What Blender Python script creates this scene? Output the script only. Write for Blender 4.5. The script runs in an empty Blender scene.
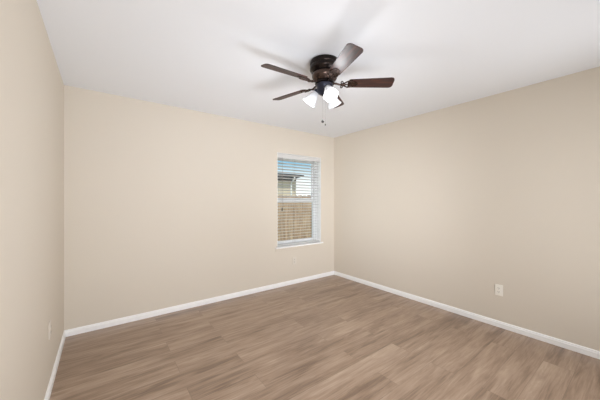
import bpy, bmesh, math, random
from mathutils import Vector, Matrix
random.seed(7)
S = bpy.context.scene
COL = S.collection
PI = math.pi
R = math.radians

# ------------------------------------------------------------------ camera
CAMX, CAMZ = 0.284, 1.326
cam_data = bpy.data.cameras.new('camera')
cam = bpy.data.objects.new('camera', cam_data)
COL.objects.link(cam)
cam.location = (CAMX, 0.0, CAMZ)
cam.rotation_euler = (R(90), 0, R(-36.87))
cam_data.sensor_width = 36
cam_data.lens = 15.9
cam_data.shift_y = 0.0005
cam_data.clip_start = 0.01
S.camera = cam

# ------------------------------------------------------------------ world / sky
W = bpy.data.worlds.new('sky')
S.world = W
W.use_nodes = True
wn, wl = W.node_tree.nodes, W.node_tree.links
bg = wn['Background']
tc = wn.new('ShaderNodeTexCoord')
sep = wn.new('ShaderNodeSeparateXYZ')
rmp = wn.new('ShaderNodeValToRGB')
wl.new(tc.outputs['Generated'], sep.inputs[0])
wl.new(sep.outputs['Z'], rmp.inputs[0])
wl.new(rmp.outputs[0], bg.inputs[0])
e = rmp.color_ramp.elements
e[0].position = 0.0;  e[0].color = (0.95, 0.95, 0.93, 1)
e[1].position = 0.6;  e[1].color = (0.10, 0.30, 0.60, 1)
k = e.new(0.07); k.color = (0.90, 0.92, 0.92, 1)
k = e.new(0.14); k.color = (0.25, 0.49, 0.64, 1)
bg.inputs[1].default_value = 1.25

# ------------------------------------------------------------------ sun and unseen fill lights added behind the camera
sun_d = bpy.data.lights.new('sun', 'SUN')
sun_d.energy = 5.0
sun_d.angle = R(0.6)
sun_d.color = (1.0, 0.93, 0.82)
sun = bpy.data.objects.new('sun', sun_d)
COL.objects.link(sun)
sun.rotation_euler = (R(27), 0, R(-35))

def area(name, loc, rot, sx, sy, power, color=(1, 1, 1), spread=PI):
    d = bpy.data.lights.new(name, 'AREA')
    d.shape = 'RECTANGLE'
    d.size, d.size_y = sx, sy
    d.energy = power
    d.color = color
    d.spread = spread
    o = bpy.data.objects.new(name, d)
    COL.objects.link(o)
    o.location = loc
    o.rotation_euler = rot
    return o
COOL = (0.935, 0.98, 1.05)
area('fill_light', (1.0, -0.31, 1.2), (R(90), 0, 0), 1.2, 1.9, 23, COOL, R(150))
area('fill_light', (2.7, -0.31, 1.2), (R(90), 0, 0), 1.2, 1.9, 16, COOL, R(160))
area('corner_fill', (0.6, -0.30, 1.2), (R(92), 0, R(-45)), 0.9, 1.6, 11, COOL, R(48))  # added fill, brightens the far end of the right wall
area('floor_fill', (1.75, -0.28, 2.1), (R(55), 0, 0), 2.4, 0.4, 7, COOL, R(90))  # added fill set high, aimed down at the floor
area('ceiling_fill', (1.9, -0.28, 0.3), (R(120), 0, R(28)), 1.6, 0.4, 6.5, (0.90, 0.965, 1.07), R(66))  # added fill set low, aimed up at the far ceiling
area('ceiling_fill', (1.5, -0.28, 0.4), (R(122), 0, R(-14)), 1.6, 0.4, 2.5, (0.90, 0.965, 1.07), R(50))  # second added ceiling fill, turned to the right
BULB_OUT, BULB_IN = 2.6, 0.25

S.view_settings.view_transform = 'Standard'
S.view_settings.look = 'None'
S.view_settings.gamma = 1
S.view_settings.use_curve_mapping = False
S.view_settings.exposure = 0.10

# ------------------------------------------------------------------ materials
def lin(c):
    return tuple(((v/255)/12.92 if v/255 <= .04045 else ((v/255+.055)/1.055)**2.4) for v in c) + (1,)

def mat(name, rgb, rough=0.5, metal=0.0, spec=0.5, noise=None, bump=None, emit=None):
    m = bpy.data.materials.new(name)
    m.use_nodes = True
    n, l = m.node_tree.nodes, m.node_tree.links
    b = n['Principled BSDF']
    col = lin(rgb)
    b.inputs['Base Color'].default_value = col
    b.inputs['Roughness'].default_value = rough
    b.inputs['Metallic'].default_value = metal
    b.inputs['Specular IOR Level'].default_value = spec
    t = n.new('ShaderNodeTexCoord')
    if noise:
        scale, amt = noise
        x = n.new('ShaderNodeTexNoise'); x.inputs['Scale'].default_value = scale
        x.inputs['Detail'].default_value = 4
        l.new(t.outputs['Object'], x.inputs['Vector'])
        mr = n.new('ShaderNodeMapRange')
        mr.inputs['To Min'].default_value = 1 - amt; mr.inputs['To Max'].default_value = 1 + amt
        l.new(x.outputs['Fac'], mr.inputs['Value'])
        mx = n.new('ShaderNodeMix'); mx.data_type = 'RGBA'; mx.blend_type = 'MULTIPLY'
        mx.inputs['Factor'].default_value = 1
        mx.inputs[6].default_value = col
        l.new(mr.outputs[0], mx.inputs[7])
        l.new(mx.outputs[2], b.inputs['Base Color'])
    if bump:
        scale, st = bump
        x = n.new('ShaderNodeTexNoise'); x.inputs['Scale'].default_value = scale
        x.inputs['Detail'].default_value = 3
        l.new(t.outputs['Object'], x.inputs['Vector'])
        bp = n.new('ShaderNodeBump'); bp.inputs['Strength'].default_value = st
        bp.inputs['Distance'].default_value = 0.003
        l.new(x.outputs['Fac'], bp.inputs['Height'])
        l.new(bp.outputs[0], b.inputs['Normal'])
    if emit:
        b.inputs['Emission Color'].default_value = lin(emit[0])
        b.inputs['Emission Strength'].default_value = emit[1]
    return m

M_wall = mat('beige_wall_paint', (217, 207, 192), 0.75, spec=0.25, noise=(1.3, 0.012), bump=(170, 0.08))
M_ceil = mat('white_ceiling_paint', (242, 244, 247), 0.9, spec=0.15, bump=(120, 0.1))
M_trim = mat('white_trim_paint', (247, 246, 244), 0.4, noise=(8, 0.01))
M_vinyl = mat('white_vinyl', (248, 248, 246), 0.4, noise=(8, 0.01))
M_reveal = mat('white_reveal_paint', (247, 246, 243), 0.6, noise=(8, 0.01))
M_slat = mat('white_blind_slat', (212, 210, 206), 0.45, noise=(20, 0.02))
M_cord = mat('blind_cord', (150, 140, 128), 0.8, noise=(60, 0.05))
M_darkplastic = mat('dark_plastic', (45, 42, 40), 0.5, noise=(60, 0.05))
M_plate = mat('ivory_plate_plastic', (240, 235, 224), 0.35, noise=(30, 0.01))
M_painted = mat('painted_over_plate', (220, 211, 198), 0.6, noise=(30, 0.01))
M_slot = mat('outlet_slot', (90, 84, 76), 0.6, noise=(30, 0.05))
M_bronze = mat('dark_bronze', (42, 35, 32), 0.25, metal=0.85, noise=(25, 0.15))
M_bronze2 = mat('brown_bronze', (80, 65, 58), 0.27, metal=0.85, noise=(25, 0.15))  # paler, browner bronze for the motor band and blade brackets
M_fitter = mat('blued_bronze', (52, 54, 66), 0.3, metal=0.7, noise=(25, 0.1))
M_brass = mat('aged_brass', (150, 132, 108), 0.3, metal=0.9, noise=(40, 0.1))
M_chain = mat('dull_chain', (120, 115, 108), 0.9, spec=0.1, noise=(60, 0.05))

def nodes_mat(name):
    m = bpy.data.materials.new(name); m.use_nodes = True
    return m, m.node_tree.nodes, m.node_tree.links, m.node_tree.nodes['Principled BSDF']

def ramp(n, stops):
    r = n.new('ShaderNodeValToRGB')
    els = r.color_ramp.elements
    els[0].position, els[0].color = stops[0][0], lin(stops[0][1])
    els[1].position, els[1].color = stops[-1][0], lin(stops[-1][1])
    for p, c in stops[1:-1]:
        q = els.new(p); q.color = lin(c)
    return r

def make_floor():
    m, n, l, b = nodes_mat('wood_plank_floor')
    t = n.new('ShaderNodeTexCoord')
    def brick(mortar):
        br = n.new('ShaderNodeTexBrick')
        br.offset = 0.37; br.offset_frequency = 2
        br.inputs['Scale'].default_value = 1
        br.inputs['Brick Width'].default_value = 1.22
        br.inputs['Row Height'].default_value = 0.182
        br.inputs['Mortar Size'].default_value = mortar
        br.inputs['Mortar Smooth'].default_value = 0.2
        br.inputs['Color1'].default_value = (0, 0, 0, 1)
        br.inputs['Color2'].default_value = (1, 1, 1, 1)
        br.inputs['Mortar'].default_value = (0.5, 0.5, 0.5, 1)
        l.new(t.outputs['Object'], br.inputs['Vector'])
        return br
    br = brick(0.0014)
    # per plank offset of the grain
    cmb = n.new('ShaderNodeCombineXYZ')
    mu = n.new('ShaderNodeMath'); mu.operation = 'MULTIPLY'; mu.inputs[1].default_value = 37.0
    l.new(br.outputs['Color'], mu.inputs[0])
    l.new(mu.outputs[0], cmb.inputs['X']); l.new(mu.outputs[0], cmb.inputs['Z'])
    add = n.new('ShaderNodeVectorMath'); add.operation = 'ADD'
    l.new(t.outputs['Object'], add.inputs[0]); l.new(cmb.outputs[0], add.inputs[1])
    def noise(sx, sy, scale, detail, dist=0.0, rough=0.5):
        mp = n.new('ShaderNodeMapping')
        mp.inputs['Scale'].default_value = (sx, sy, 1)
        l.new(add.outputs[0], mp.inputs['Vector'])
        x = n.new('ShaderNodeTexNoise')
        x.inputs['Scale'].default_value = scale; x.inputs['Detail'].default_value = detail
        x.inputs['Distortion'].default_value = dist
        x.inputs['Roughness'].default_value = rough
        l.new(mp.outputs[0], x.inputs['Vector'])
        return x
    big = noise(0.9, 6.5, 1.0, 4, 0.8, 0.55)
    mid = noise(1.6, 15, 1.3, 4, 1.2, 0.6)
    fine = noise(3.0, 60, 1.6, 5, 0.4, 0.65)
    def mathn(op, a, bb):
        q = n.new('ShaderNodeMath'); q.operation = op
        for i, v in enumerate((a, bb)):
            if isinstance(v, (int, float)): q.inputs[i].default_value = v
            else: l.new(v, q.inputs[i])
        return q.outputs[0]
    v = mathn('MULTIPLY', big.outputs['Fac'], 0.36)
    v = mathn('ADD', v, mathn('MULTIPLY', mid.outputs['Fac'], 0.34))
    v = mathn('ADD', v, mathn('MULTIPLY', fine.outputs['Fac'], 0.26))
    v = mathn('ADD', v, mathn('MULTIPLY', br.outputs['Color'], 0.05))
    rp = ramp(n, [(0.34, (98, 76, 60)), (0.42, (126, 103, 84)), (0.50, (153, 128, 107)), (0.57, (168, 144, 123)), (0.66, (184, 161, 141))])
    l.new(v, rp.inputs[0])
    mx = n.new('ShaderNodeMix'); mx.data_type = 'RGBA'; mx.blend_type = 'MIX'
    l.new(mathn('MULTIPLY', br.outputs['Fac'], 0.45), mx.inputs['Factor'])
    l.new(rp.outputs[0], mx.inputs[6]); mx.inputs[7].default_value = lin((70, 54, 43))
    l.new(mx.outputs[2], b.inputs['Base Color'])
    b.inputs['Roughness'].default_value = 0.3
    b.inputs['Specular IOR Level'].default_value = 0.8
    bp = n.new('ShaderNodeBump'); bp.inputs['Strength'].default_value = 0.06
    bp.inputs['Distance'].default_value = 0.002
    l.new(fine.outputs['Fac'], bp.inputs['Height'])
    l.new(bp.outputs[0], b.inputs['Normal'])
    return m
M_floor = make_floor()

def make_blade_wood():
    m, n, l, b = nodes_mat('walnut_blade')
    t = n.new('ShaderNodeTexCoord')
    mp = n.new('ShaderNodeMapping'); mp.inputs['Scale'].default_value = (2, 22, 2)
    l.new(t.outputs['Object'], mp.inputs['Vector'])
    x = n.new('ShaderNodeTexNoise'); x.inputs['Scale'].default_value = 3; x.inputs['Detail'].default_value = 5
    x.inputs['Distortion'].default_value = 0.5
    l.new(mp.outputs[0], x.inputs['Vector'])
    rp = ramp(n, [(0.3, (26, 11, 8)), (0.55, (52, 22, 14)), (0.75, (92, 42, 24))])
    l.new(x.outputs['Fac'], rp.inputs[0])
    l.new(rp.outputs[0], b.inputs['Base Color'])
    b.inputs['Roughness'].default_value = 0.5
    b.inputs['Specular IOR Level'].default_value = 0.75
    return m
M_blade = make_blade_wood()

def make_fence():
    m, n, l, b = nodes_mat('cedar_fence')
    t = n.new('ShaderNodeTexCoord')
    mp = n.new('ShaderNodeMapping'); mp.inputs['Scale'].default_value = (9, 9, 1.2)
    l.new(t.outputs['Object'], mp.inputs['Vector'])
    x = n.new('ShaderNodeTexNoise'); x.inputs['Scale'].default_value = 2; x.inputs['Detail'].default_value = 5
    l.new(mp.outputs[0], x.inputs['Vector'])
    rp = ramp(n, [(0.3, (140, 115, 92)), (0.5, (176, 149, 121)), (0.72, (206, 181, 152))])
    l.new(x.outputs['Fac'], rp.inputs[0])
    l.new(rp.outputs[0], b.inputs['Base Color'])
    b.inputs['Roughness'].default_value = 0.85
    return m
M_fence = make_fence()
M_siding = mat('cream_siding', (214, 198, 174), 0.8, noise=(3, 0.06))
M_eave = mat('charcoal_roof', (66, 62, 62), 0.8, noise=(6, 0.1))
M_white_metal = mat('white_painted_metal', (240, 240, 238), 0.5, noise=(9, 0.02))
M_ground = mat('dry_lawn', (150, 146, 104), 0.95, noise=(14, 0.25))

def make_glass():
    m, n, l, b = nodes_mat('window_glass')
    out = n['Material Output']
    tr = n.new('ShaderNodeBsdfTransparent'); tr.inputs[0].default_value = (0.94, 0.96, 0.96, 1)
    gl = n.new('ShaderNodeBsdfGlossy'); gl.inputs['Roughness'].default_value = 0.02
    fr = n.new('ShaderNodeFresnel'); fr.inputs[0].default_value = 1.25
    mx = n.new('ShaderNodeMixShader')
    sc = n.new('ShaderNodeMath'); sc.operation = 'MULTIPLY'; sc.inputs[1].default_value = 0.6
    l.new(fr.outputs[0], sc.inputs[0]); l.new(sc.outputs[0], mx.inputs[0])
    l.new(tr.outputs[0], mx.inputs[1]); l.new(gl.outputs[0], mx.inputs[2])
    l.new(mx.outputs[0], out.inputs['Surface'])
    return m
M_glass = make_glass()

def make_shade():
    m, n, l, b = nodes_mat('frosted_glass_shade')
    out = n['Material Output']
    b.inputs['Base Color'].default_value = (0.6, 0.6, 0.61, 1)
    b.inputs['Roughness'].default_value = 0.35
    tl = n.new('ShaderNodeBsdfTranslucent'); tl.inputs[0].default_value = (0.55, 0.55, 0.56, 1)
    mx = n.new('ShaderNodeMixShader'); mx.inputs[0].default_value = 0.3
    x = n.new('ShaderNodeTexNoise'); x.inputs['Scale'].default_value = 40
    bp = n.new('ShaderNodeBump'); bp.inputs['Strength'].default_value = 0.05
    l.new(x.outputs['Fac'], bp.inputs['Height']); l.new(bp.outputs[0], b.inputs['Normal'])
    l.new(b.outputs[0], mx.inputs[1]); l.new(tl.outputs[0], mx.inputs[2])
    l.new(mx.outputs[0], out.inputs['Surface'])
    return m
M_shade = make_shade()
M_bulb = mat('lit_bulb', (255, 250, 240), 0.4, noise=(5, 0.01), emit=((255, 248, 240), 0.6))

# ------------------------------------------------------------------ mesh helpers
def new_bm(): return bmesh.new()

def add_box(bm, x0, x1, y0, y1, z0, z1, M=None, bevel=0.0):
    tmp = bmesh.new()
    bmesh.ops.create_cube(tmp, size=1)
    bmesh.ops.scale(tmp, vec=(x1-x0, y1-y0, z1-z0), verts=tmp.verts)
    bmesh.ops.translate(tmp, vec=((x0+x1)/2, (y0+y1)/2, (z0+z1)/2), verts=tmp.verts)
    if bevel > 0:
        bmesh.ops.bevel(tmp, geom=list(tmp.edges), offset=bevel, segments=2, affect='EDGES', profile=0.5)
    if M is not None: bmesh.ops.transform(tmp, matrix=M, verts=tmp.verts)
    merge(bm, tmp)

def merge(bm, tmp):
    me = bpy.data.meshes.new('tmp'); tmp.to_mesh(me); tmp.free()
    bm.from_mesh(me); bpy.data.meshes.remove(me)

def add_lathe(bm, prof, seg=40, M=None, cap=True, mod=None):
    """profile of (radius, z) turned about z"""
    tmp = bmesh.new()
    rings = []
    for (r, z) in prof:
        ring = []
        for i in range(seg):
            a = 2*PI*i/seg
            rr = r*(mod(a, z) if mod else 1)
            ring.append(tmp.verts.new((rr*math.cos(a), rr*math.sin(a), z)))
        rings.append(ring)
    for a, b in zip(rings, rings[1:]):
        for i in range(seg):
            tmp.faces.new((a[i], a[(i+1) % seg], b[(i+1) % seg], b[i]))
    if cap:
        tmp.faces.new(rings[0][::-1]); tmp.faces.new(rings[-1])
    bmesh.ops.recalc_face_normals(tmp, faces=tmp.faces)
    if M is not None: bmesh.ops.transform(tmp, matrix=M, verts=tmp.verts)
    merge(bm, tmp)

def add_tube(bm, pts, r, seg=10, M=None):
    tmp = bmesh.new()
    pts = [Vector(p) for p in pts]
    rings = []
    up = None
    for i, p in enumerate(pts):
        d = (pts[min(i+1, len(pts)-1)] - pts[max(i-1, 0)]).normalized()
        if up is None:
            up = Vector((0, 0, 1)) if abs(d.z) < .9 else Vector((1, 0, 0))
        s = d.cross(up).normalized(); up = s.cross(d).normalized()
        rr = r[i] if isinstance(r, (list, tuple)) else r
        rings.append([tmp.verts.new(p + (s*math.cos(2*PI*j/seg) + up*math.sin(2*PI*j/seg))*rr) for j in range(seg)])
    for a, b in zip(rings, rings[1:]):
        for i in range(seg):
            tmp.faces.new((a[i], a[(i+1) % seg], b[(i+1) % seg], b[i]))
    tmp.faces.new(rings[0][::-1]); tmp.faces.new(rings[-1])
    bmesh.ops.recalc_face_normals(tmp, faces=tmp.faces)
    if M is not None: bmesh.ops.transform(tmp, matrix=M, verts=tmp.verts)
    merge(bm, tmp)

def add_extrude(bm, outline, vec, M=None):
    """closed 3-D outline pushed along vec"""
    tmp = bmesh.new()
    v = Vector(vec)
    a = [tmp.verts.new(p) for p in outline]
    b = [tmp.verts.new(Vector(p) + v) for p in outline]
    n = len(a)
    tmp.faces.new(a); tmp.faces.new(b[::-1])
    for i in range(n):
        tmp.faces.new((a[i], b[i], b[(i+1) % n], a[(i+1) % n]))
    bmesh.ops.recalc_face_normals(tmp, faces=tmp.faces)
    if M is not None: bmesh.ops.transform(tmp, matrix=M, verts=tmp.verts)
    merge(bm, tmp)

def obj(name, bm, m, parent=None, smooth=False):
    me = bpy.data.meshes.new(name)
    bm.to_mesh(me); bm.free()
    me.materials.append(m)
    if smooth:
        for p in me.polygons: p.use_smooth = True
        try: me.set_sharp_from_angle(angle=R(40))
        except Exception: pass
    o = bpy.data.objects.new(name, me)
    COL.objects.link(o)
    if parent is not None: o.parent = parent
    return o

def tag(o, label, cat, group=None):
    o['label'] = label; o['category'] = cat
    if group: o['group'] = group
    return o

def thing(name, label, cat, loc, rotz=0, group=None):
    o = bpy.data.objects.new(name, None)
    o.empty_display_size = 0.1
    COL.objects.link(o)
    o.location = loc; o.rotation_euler = (0, 0, rotz)
    return tag(o, label, cat, group)

def struct(name, bm, m, label, parent=None, cat=None, smooth=False):
    o = obj(name, bm, m, parent, smooth)
    if parent is None:
        o['kind'] = 'structure'; o['label'] = label; o['category'] = cat
    return o

def box(*a, **k):
    bm = new_bm(); add_box(bm, *a, **k); return bm

# ------------------------------------------------------------------ room shell
RW, Y0, Y1, H = 3.62, -0.37, 3.432, 2.446
LX = -0.006
WX0, WX1, WZ0, WZ1 = 2.425, 3.308, 0.611, 2.056      # window opening in the back wall
TH = 0.20

struct('floor', box(-0.12, RW+0.12, Y0-0.12, Y1+TH, -0.10, 0.0), M_floor, 'brown wood plank floor of the empty room', cat='floor')
struct('ceiling', box(-0.12, RW+0.12, Y0-0.12, Y1+TH, H, H+0.12), M_ceil, 'flat white ceiling with the fan on it', cat='ceiling')
struct('wall_left', box(-0.12, LX, Y0, Y1, 0, H), M_wall, 'beige wall on the left of the room', cat='wall')
struct('wall_right', box(RW, RW+0.12, Y0, Y1, 0, H), M_wall, 'beige wall on the right with a white outlet', cat='wall')
bm = new_bm()
add_box(bm, -0.12, WX0, Y1, Y1+TH, 0, H)
add_box(bm, WX1, RW+0.12, Y1, Y1+TH, 0, H)
add_box(bm, WX0, WX1, Y1, Y1+TH, 0, WZ0-0.02)
add_box(bm, WX0, WX1, Y1, Y1+TH, WZ1, H)
struct('wall_back', bm, M_wall, 'beige back wall around the window', cat='wall')
DX0, DX1, DZ = 1.5, 2.32, 2.04
bm = new_bm()
add_box(bm, -0.12, DX0, Y0-0.12, Y0, 0, H)
add_box(bm, DX1, RW+0.12, Y0-0.12, Y0, 0, H)
add_box(bm, DX0, DX1, Y0-0.12, Y0, DZ, H)
struct('wall_rear', bm, M_wall, 'beige wall behind the viewer with a white door', cat='wall')
d1 = struct('door_1', box(DX0+0.002, DX1-0.002, Y0-0.06, Y0-0.02, 0.006, DZ-0.003), M_trim, 'white door in the wall behind the viewer', cat='door')
bm = new_bm(); add_tube(bm, [(DX0+0.07, Y0-0.02, 0.95), (DX0+0.07, Y0+0.03, 0.95), (DX0+0.07, Y0+0.045, 0.95)], [0.012, 0.012, 0.028], 16)
obj('door_knob', bm, M_brass, d1, True)

# baseboards: flat board with a stepped, rounded cap
BH, BT = 0.063, 0.014
def base_profile(): # (out, z)
    return [(0, 0), (BT, 0), (BT, BH*0.70), (BT*0.72, BH*0.76), (BT*0.72, BH*0.90), (BT*0.4, BH), (0, BH)]
def baseboard(name, p0, p1, nrm, label):
    p0, p1, nrm = Vector(p0), Vector(p1), Vector(nrm)
    bm = new_bm()
    add_extrude(bm, [p0 + nrm*o + Vector((0, 0, z)) for o, z in base_profile()], p1-p0)
    struct(name, bm, M_trim, label, cat='baseboard')
baseboard('baseboard_left', (LX, Y0, 0), (LX, Y1-BT, 0), (1, 0, 0), 'white baseboard along the left wall')
baseboard('baseboard_back', (LX, Y1, 0), (RW, Y1, 0), (0, -1, 0), 'white baseboard under the window along the back wall')
baseboard('baseboard_right', (RW, Y0, 0), (RW, Y1-BT, 0), (-1, 0, 0), 'white baseboard along the right wall')

# ------------------------------------------------------------------ window
win = bpy.data.objects.new('window_1', None); COL.objects.link(win)
win.location = (WX0, Y1, WZ0)
win['kind'] = 'structure'; win['label'] = 'white vinyl window in the back wall'; win['category'] = 'window'
OW, OH = WX1-WX0, WZ1-WZ0
RD = 0.115      # depth of the reveal in front of the frame
# painted reveal lining
bm = new_bm()
add_box(bm, 0, 0.006, 0.001, RD, 0, OH)
add_box(bm, OW-0.006, OW, 0.001, RD, 0, OH)
add_box(bm, 0.006, OW-0.006, 0.001, RD, OH-0.006, OH)
obj('reveal', bm, M_reveal, win)
# frame
bm = new_bm()
fw = 0.042
add_box(bm, 0, fw, RD, TH, 0, OH, bevel=0.003)
add_box(bm, OW-fw, OW, RD, TH, 0, OH, bevel=0.003)
add_box(bm, fw, OW-fw, RD, TH, 0, 0.03, bevel=0.003)
add_box(bm, fw, OW-fw, RD, TH, OH-fw, OH, bevel=0.003)
obj('window_frame', bm, M_vinyl, win)
MR = 0.709      # meeting rail height in the opening
def sash(x0, x1, z0, z1, y0, y1, w, wb, wt):
    bm = new_bm()
    add_box(bm, x0, x0+w, y0, y1, z0, z1, bevel=0.003)
    add_box(bm, x1-w, x1, y0, y1, z0, z1, bevel=0.003)
    add_box(bm, x0+w, x1-w, y0, y1, z0, z0+wb, bevel=0.003)
    add_box(bm, x0+w, x1-w, y0, y1, z1-wt, z1, bevel=0.003)
    s = obj('sash', bm, M_vinyl, win)
    obj('glass_pane', box(x0+w-0.002, x1-w+0.002, (y0+y1)/2-0.003, (y0+y1)/2+0.003, z0+wb-0.002, z1-wt+0.002), M_glass, s)
    return s
sash(fw, OW-fw, 0.03, MR+0.012, RD+0.008, RD+0.038, 0.032, 0.036, 0.045)
sash(fw, OW-fw, MR, OH-fw, RD+0.042, RD+0.072, 0.028, 0.045, 0.03)
# sill: stool with rounded nose and apron
bm = new_bm()
add_box(bm, -0.035, OW+0.035, -0.030, 0.0, -0.022, 0.0, bevel=0.006)
add_box(bm, 0.0, OW, -0.002, RD, -0.02, -0.001)
obj('window_sill', bm, M_trim, win)
obj('sill_apron', box(-0.030, OW+0.030, -0.016, 0, -0.066, -0.022, bevel=0.004), M_wall, win)

# ------------------------------------------------------------------ blind
bl = thing('window_blind', 'white horizontal slat blind hanging inside the window', 'blind', (WX0, Y1, WZ0))
BX0, BX1 = 0.012, OW-0.012
obj('head_rail', box(BX0, BX1, 0.022, 0.068, OH-0.058, OH-0.007, bevel=0.003), M_slat, bl)
obj('valance', box(BX0-0.003, BX1+0.003, 0.010, 0.019, OH-0.078, OH-0.008, bevel=0.003), M_slat, bl)
bm = new_bm()
pitch = 0.0465
tilt = R(10)
z = OH-0.105
nz = 0
while z > 0.075:
    Mx = Matrix.Translation((0, 0.045, z)) @ Matrix.Rotation(-tilt, 4, 'X')
    # a shallow crowned slat
    prof = [(-0.025, 0.0), (-0.012, 0.0022), (0, 0.003), (0.012, 0.0022), (0.025, 0.0),
            (0.025, -0.003), (0.012, -0.0008), (0, 0.0), (-0.012, -0.0008), (-0.025, -0.003)]
    add_extrude(bm, [(BX0, y, zz) for y, zz in prof], (BX1-BX0, 0, 0), Mx)
    z -= pitch; nz += 1
obj('slats', bm, M_slat, bl)
obj('bottom_rail', box(BX0, BX1, 0.020, 0.070, 0.012, 0.034, bevel=0.004), M_slat, bl)
for x in (0.115, 0.345, 0.775):
    bm = new_bm()
    for y in (0.0185, 0.0715):
        add_tube(bm, [(x, y, 0.03), (x, y, OH-0.06)], 0.0011, 6)
    obj('ladder_cord', bm, M_cord, bl)
pc = None
bm = new_bm(); add_tube(bm, [(0.095, 0.006, OH-0.07), (0.094, 0.006, 1.0), (0.093, 0.006, 0.60)], 0.0016, 6)
pc = obj('pull_cord', bm, M_cord, bl)
bm = new_bm(); add_lathe(bm, [(0.002, 0.05), (0.007, 0.045), (0.012, 0.012), (0.011, 0.003), (0.004, 0.0)], 14, Matrix.Translation((0.093, 0.006, 0.552)))
obj('cord_tassel', bm, M_darkplastic, pc, True)

# ------------------------------------------------------------------ wall plates
def duplex(t, M_p):
    # local frame: x across the plate, z up, the wall at y = 0, room towards -y
    obj('cover_plate', box(-0.036, 0.036, -0.006, 0, -0.058, 0.058, bevel=0.003), M_p, t)
    for zc in (0.0195, -0.0195):
        bm = new_bm()
        pts = []
        for i in range(24):
            a = 2*PI*i/24
            pts.append((max(-0.0168, min(0.0168, 0.0205*math.cos(a))), -0.006, zc+max(-0.0138, min(0.0138, 0.0175*math.sin(a)))))
        add_extrude(bm, pts, (0, -0.0025, 0))
        rc = obj('receptacle', bm, M_p, t)
        bm = new_bm()
        add_box(bm, -0.0078, -0.0052, -0.0092, -0.0084, zc-0.002, zc+0.008)
        add_box(bm, 0.0052, 0.0078, -0.0092, -0.0084, zc-0.001, zc+0.007)
        add_lathe(bm, [(0.0028, 0), (0.0028, 0.0008)], 12, Matrix.Translation((0, -0.0084, zc-0.0075)) @ Matrix.Rotation(R(90), 4, 'X'))
        obj('slots', bm, M_slot, rc)
    bm = new_bm()
    add_lathe(bm, [(0.003, 0), (0.003, 0.001), (0.002, 0.0015)], 12, Matrix.Translation((0, -0.006, 0)) @ Matrix.Rotation(R(90), 4, 'X'))
    obj('screw', bm, M_p, t)

o1 = thing('wall_outlet', 'pale duplex wall outlet low on the long right wall', 'outlet', (RW, 0.971, 0.386), R(-90))
duplex(o1, M_plate)
o2 = thing('wall_outlet', 'wall outlet low on the left wall beside the corner, seen edge on', 'outlet', (LX, 2.53, 0.423), R(90))
duplex(o2, M_painted)
o3 = thing('wall_outlet', 'beige painted-over outlet on the back wall under the window', 'outlet', (2.745, Y1, 0.365))
duplex(o3, M_painted)

# ------------------------------------------------------------------ ceiling fan
FX, FY = 1.728, 1.593
A0 = -36.87 - 2.46
fan = thing('ceiling_fan', 'dark bronze ceiling fan with five wood blades and three frosted glass lamps', 'ceiling fan', (FX, FY, H))
# local z = 0 at the ceiling, going down
bm = new_bm()
add_lathe(bm, [(0.1070, 0.0), (0.1156, -0.004), (0.1198, -0.014), (0.1198, -0.030), (0.1156, -0.040), (0.1198, -0.048),
               (0.1198, -0.070), (0.1134, -0.080), (0.1038, -0.088), (0.1006, -0.094), (0.1038, -0.100)], 56)
obj('motor_housing', bm, M_bronze, fan, True)
bm = new_bm()
add_lathe(bm, [(0.090, -0.098), (0.099, -0.101), (0.103, -0.112), (0.102, -0.128), (0.094, -0.146), (0.082, -0.160), (0.072, -0.168), (0.060, -0.170)], 56)
obj('motor_band', bm, M_bronze2, fan, True)
bm = new_bm()
add_lathe(bm, [(0.076, -0.168), (0.079, -0.172), (0.079, -0.180), (0.072, -0.184), (0.060, -0.184)], 48)
obj('flywheel', bm, M_bronze, fan, True)
# switch housing and light kit fitter
bm = new_bm()
add_lathe(bm, [(0.0550, -0.182), (0.0660, -0.186), (0.0682, -0.196), (0.0638, -0.206), (0.0627, -0.235), (0.0572, -0.250), (0.0396, -0.266), (0.0198, -0.274), (0.0110, -0.284), (0.0044, -0.290)], 44)
fit = obj('light_fitter', bm, M_fitter, fan, True)

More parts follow.
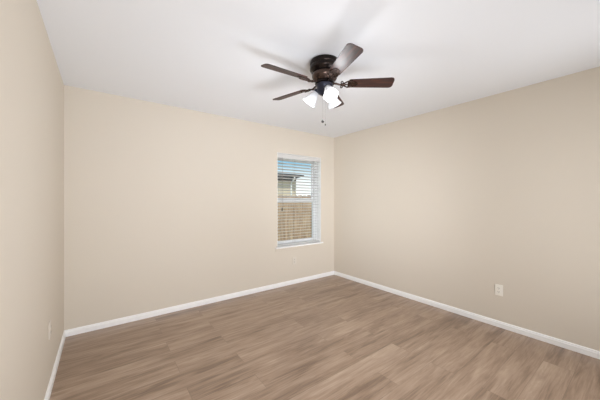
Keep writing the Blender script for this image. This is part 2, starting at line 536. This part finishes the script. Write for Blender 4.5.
BR = 0.547
PITCH = -15
ZB = -0.180
def blade_outline():
    r0, w0, w1 = 0.185, 0.045, 0.057
    pts = []
    n = 8
    # rounded inner end
    for i in range(n+1):
        a = PI/2 + PI*i/n
        pts.append((r0 + 0.02 + 0.02*math.cos(a), w0*math.sin(a)))
    # outer end, rounded corners
    rc = 0.028
    for (cy, s0) in ((-w1+rc, -PI/2), (w1-rc, 0)):
        for i in range(n+1):
            a = s0 + (PI/2)*i/n
            bow = 0.010*(1-(cy/w1)**2)
            pts.append((BR - rc + rc*math.cos(a), cy + rc*math.sin(a)))
    return pts
def make_blade():
    bm = new_bm()
    add_extrude(bm, [(x, y, -0.003) for x, y in blade_outline()], (0, 0, 0.006))
    return bm
blade_me = None
def blade_bracket():
    bm = new_bm()
    # arm from the flywheel out to the blade, with a drop and a scrolled fork
    add_tube(bm, [(0.066, 0, 0.004), (0.095, 0, 0.0), (0.120, 0, -0.010), (0.150, 0, -0.012), (0.185, 0, -0.008)], [0.009, 0.008, 0.007, 0.007, 0.006], 10)
    for s in (-1, 1):
        pts = []
        for i in range(19):
            t = i/18
            a = -0.3 + 4.6*t
            rad = 0.024*(1-0.55*t)
            pts.append((0.122 + 0.030*t + rad*math.cos(a)*0.9, s*(0.018 + rad*math.sin(a)), -0.010))
        add_tube(bm, pts, 0.0042, 8)
        add_tube(bm, [(0.120, 0, -0.010), (0.150, s*0.012, -0.010), (0.185, s*0.034, -0.008), (0.225, s*0.030, -0.007)], [0.006, 0.0055, 0.0055, 0.005], 8)
    # leaf plate screwed under the blade
    pl = []
    for i in range(28):
        a = 2*PI*i/28
        rr = 0.036*(1+0.16*math.cos(3*a))
        pl.append((0.218 + rr*1.1*math.cos(a), rr*math.sin(a)*1.05, -0.0075))
    add_extrude(bm, pl, (0, 0, 0.0042))
    for (x, y) in ((0.205, 0.018), (0.205, -0.018), (0.240, 0)):
        add_lathe(bm, [(0.004, 0), (0.0045, -0.001), (0.003, -0.0028)], 10, Matrix.Translation((x, y, -0.0075)))
    return bm
b0 = br0 = None
for i in range(5):
    if b0 is None:
        b0 = b = obj('blade', make_blade(), M_blade, fan)
        br0 = c = obj('blade_bracket', blade_bracket(), M_bronze2, b, True)
    else:
        b = b0.copy(); COL.objects.link(b)
        c = br0.copy(); COL.objects.link(c); c.parent = b
    b.parent = fan
    b.location = (0, 0, ZB)
    b.rotation_euler = (Matrix.Rotation(R(A0 + 72*i), 4, 'Z') @ Matrix.Rotation(R(PITCH), 4, 'X')).to_euler()

# three bell shades
def shade_mesh():
    bm = new_bm()
    prof = [(0.022, 0.0), (0.026, -0.006), (0.030, -0.016), (0.034, -0.034), (0.040, -0.060), (0.048, -0.086), (0.058, -0.108)]
    inner = [(r-0.003, z) for r, z in prof[::-1]]
    mod = lambda a, z: 1 + 0.05*max(0, (-z-0.07)/0.04)*math.cos(6*a)
    add_lathe(bm, prof + inner, 48, cap=False, mod=mod)
    return bm
TILT = 38
for i, ang in enumerate((165, 285, 45)):
    a = R(-36.87 + ang)
    base = Matrix.Rotation(a, 4, 'Z')
    bm = new_bm()
    add_tube(bm, [(0.036, 0, -0.212), (0.050, 0, -0.213), (0.058, 0, -0.222), (0.062, 0, -0.232)], 0.009, 12, base)
    hold = base @ Matrix.Translation((0.060, 0, -0.229)) @ Matrix.Rotation(R(-TILT), 4, 'Y')
    add_lathe(bm, [(0.012, 0.012), (0.024, 0.006), (0.028, -0.004), (0.028, -0.016), (0.025, -0.018)], 28, hold)
    obj('lamp_arm', bm, M_fitter, fan, True)
    sm = hold @ Matrix.Translation((0, 0, -0.010))
    s = obj('lamp_shade', shade_mesh(), M_shade, fan, True)
    s.matrix_local = sm
    bm = new_bm()
    add_lathe(bm, [(0.011, -0.004), (0.013, -0.020), (0.019, -0.034), (0.0235, -0.050), (0.021, -0.064), (0.012, -0.074), (0.003, -0.077)], 24)
    bu = obj('bulb', bm, M_bulb, s, True)
    for depth, power in ((-0.122, BULB_OUT), (-0.086, BULB_IN)):
        ld = bpy.data.lights.new('bulb_light', 'POINT')
        ld.energy = power; ld.shadow_soft_size = 0.02; ld.color = (0.96, 0.975, 1.0)
        lo = bpy.data.objects.new('bulb_light', ld); COL.objects.link(lo)
        lo.location = Matrix.Translation((FX, FY, H)) @ sm @ Vector((0, 0, depth))

# pull chains
def chain(x, y, z0, z1, ball, name):
    bm = new_bm(); add_tube(bm, [(x, y, z0), (x, y, z1)], 0.0004, 6)
    c = obj('pull_chain', bm, M_chain, fan)
    bm = new_bm()
    add_lathe(bm, [(0.002, ball*1.3), (ball*0.6, ball*0.9), (ball, ball*0.1), (ball*0.85, -ball*0.55), (ball*0.35, -ball*1.0)], 18, Matrix.Translation((x, y, z1)))
    obj('chain_knob', bm, M_darkplastic, c, True)
rx, ry, fx, fy = 0.8, -0.6, 0.6, 0.8
chain(-0.012, 0.010, -0.262, -0.483, 0.0115, 'a')
chain(0.016, 0.010, -0.262, -0.505, 0.0055, 'b')

# ------------------------------------------------------------------ outside
GZ = -0.30
def at(px, py, Y):
    k_ = (px-300)/265
    t = Y/(0.8-0.6*k_)
    return CAMX + t*(0.6+0.8*k_), Y, CAMZ + t*(200.3-py)/265
struct('ground', box(-2, 16, Y1+TH+0.01, 22, GZ-0.1, GZ), M_ground, 'dry lawn outside the window', cat='ground')
# picket fence
fy0 = 5.4
xl = at(268, 200, fy0)[0]; xr = at(330, 200, fy0)[0]
ftop = at(292, 195, fy0)[2]
fe = thing('wood_fence', 'weathered tan wood picket fence outside the window', 'fence', ((xl+xr)/2, fy0, GZ))
bm = new_bm()
x = xl
while x < xr:
    w = 0.138
    hh = ftop - GZ + random.uniform(-0.012, 0.012)
    cx = x - (xl+xr)/2
    oy = random.uniform(-0.004, 0.004)
    add_extrude(bm, [(cx, oy, 0.03), (cx+w, oy, 0.03), (cx+w, oy, hh-0.03), (cx+w-0.03, oy, hh), (cx+0.03, oy, hh), (cx, oy, hh-0.03)], (0, 0.016, 0))
    x += w + 0.008
obj('pickets', bm, M_fence, fe)
for zc in (0.3, 0.95, 1.5):
    obj('rail', box(xl-(xl+xr)/2, xr-(xl+xr)/2, 0.022, 0.06, zc-0.045, zc+0.045), M_fence, fe)
for k_ in range(3):
    px_ = (xl-xr)/2 + 0.2 + k_*((xr-xl)-0.4)/2
    obj('post', box(px_-0.045, px_+0.045, 0.06, 0.15, 0, ftop-GZ-0.1), M_fence, fe)

# neighbouring house
hy = 10.0
hx1 = at(296, 190, hy)[0]
zs = at(292, 181, hy)[2]
zt = at(292, 174.5, hy)[2]
ho = thing('neighbour_house', 'cream house with a dark flat eave and white downspout beyond the fence', 'house', (hx1-2.0, hy, GZ))
L = lambda x, y, z: (x-(hx1-2.0), y-hy, z-GZ)
bm = new_bm(); add_box(bm, -2.0, 2.0, 0, 3.0, 0, zs-GZ+0.02)
obj('house_wall', bm, M_siding, ho)
bm = new_bm()
xt = at(304, 178, hy-0.15)[0]-(hx1-2.0)
xm = at(296, 178, hy-0.15)[0]-(hx1-2.0)
pr = [(-2.4, -0.15, zs-GZ), (xm, -0.15, zs-GZ), (xm+0.03, -0.15, zs-GZ+0.12), (xt, -0.15, zt-GZ-0.06), (xt, -0.15, zt-GZ-0.01), (xm, -0.15, zt-GZ), (-2.4, -0.15, zt-GZ)]
add_extrude(bm, pr, (0, 3.6, 0))
obj('eave', bm, M_eave, ho)
dx = at(290.6, 185, hy)[0]-(hx1-2.0)
bm = new_bm()
add_tube(bm, [(dx+0.07, -0.22, zs-GZ+0.17), (dx+0.06, -0.22, zs-GZ+0.08), (dx, -0.08, zs-GZ-0.06), (dx, -0.05, zs-GZ-0.2), (dx, -0.05, 0.05)], 0.036, 8)
obj('downspout', bm, M_white_metal, ho)
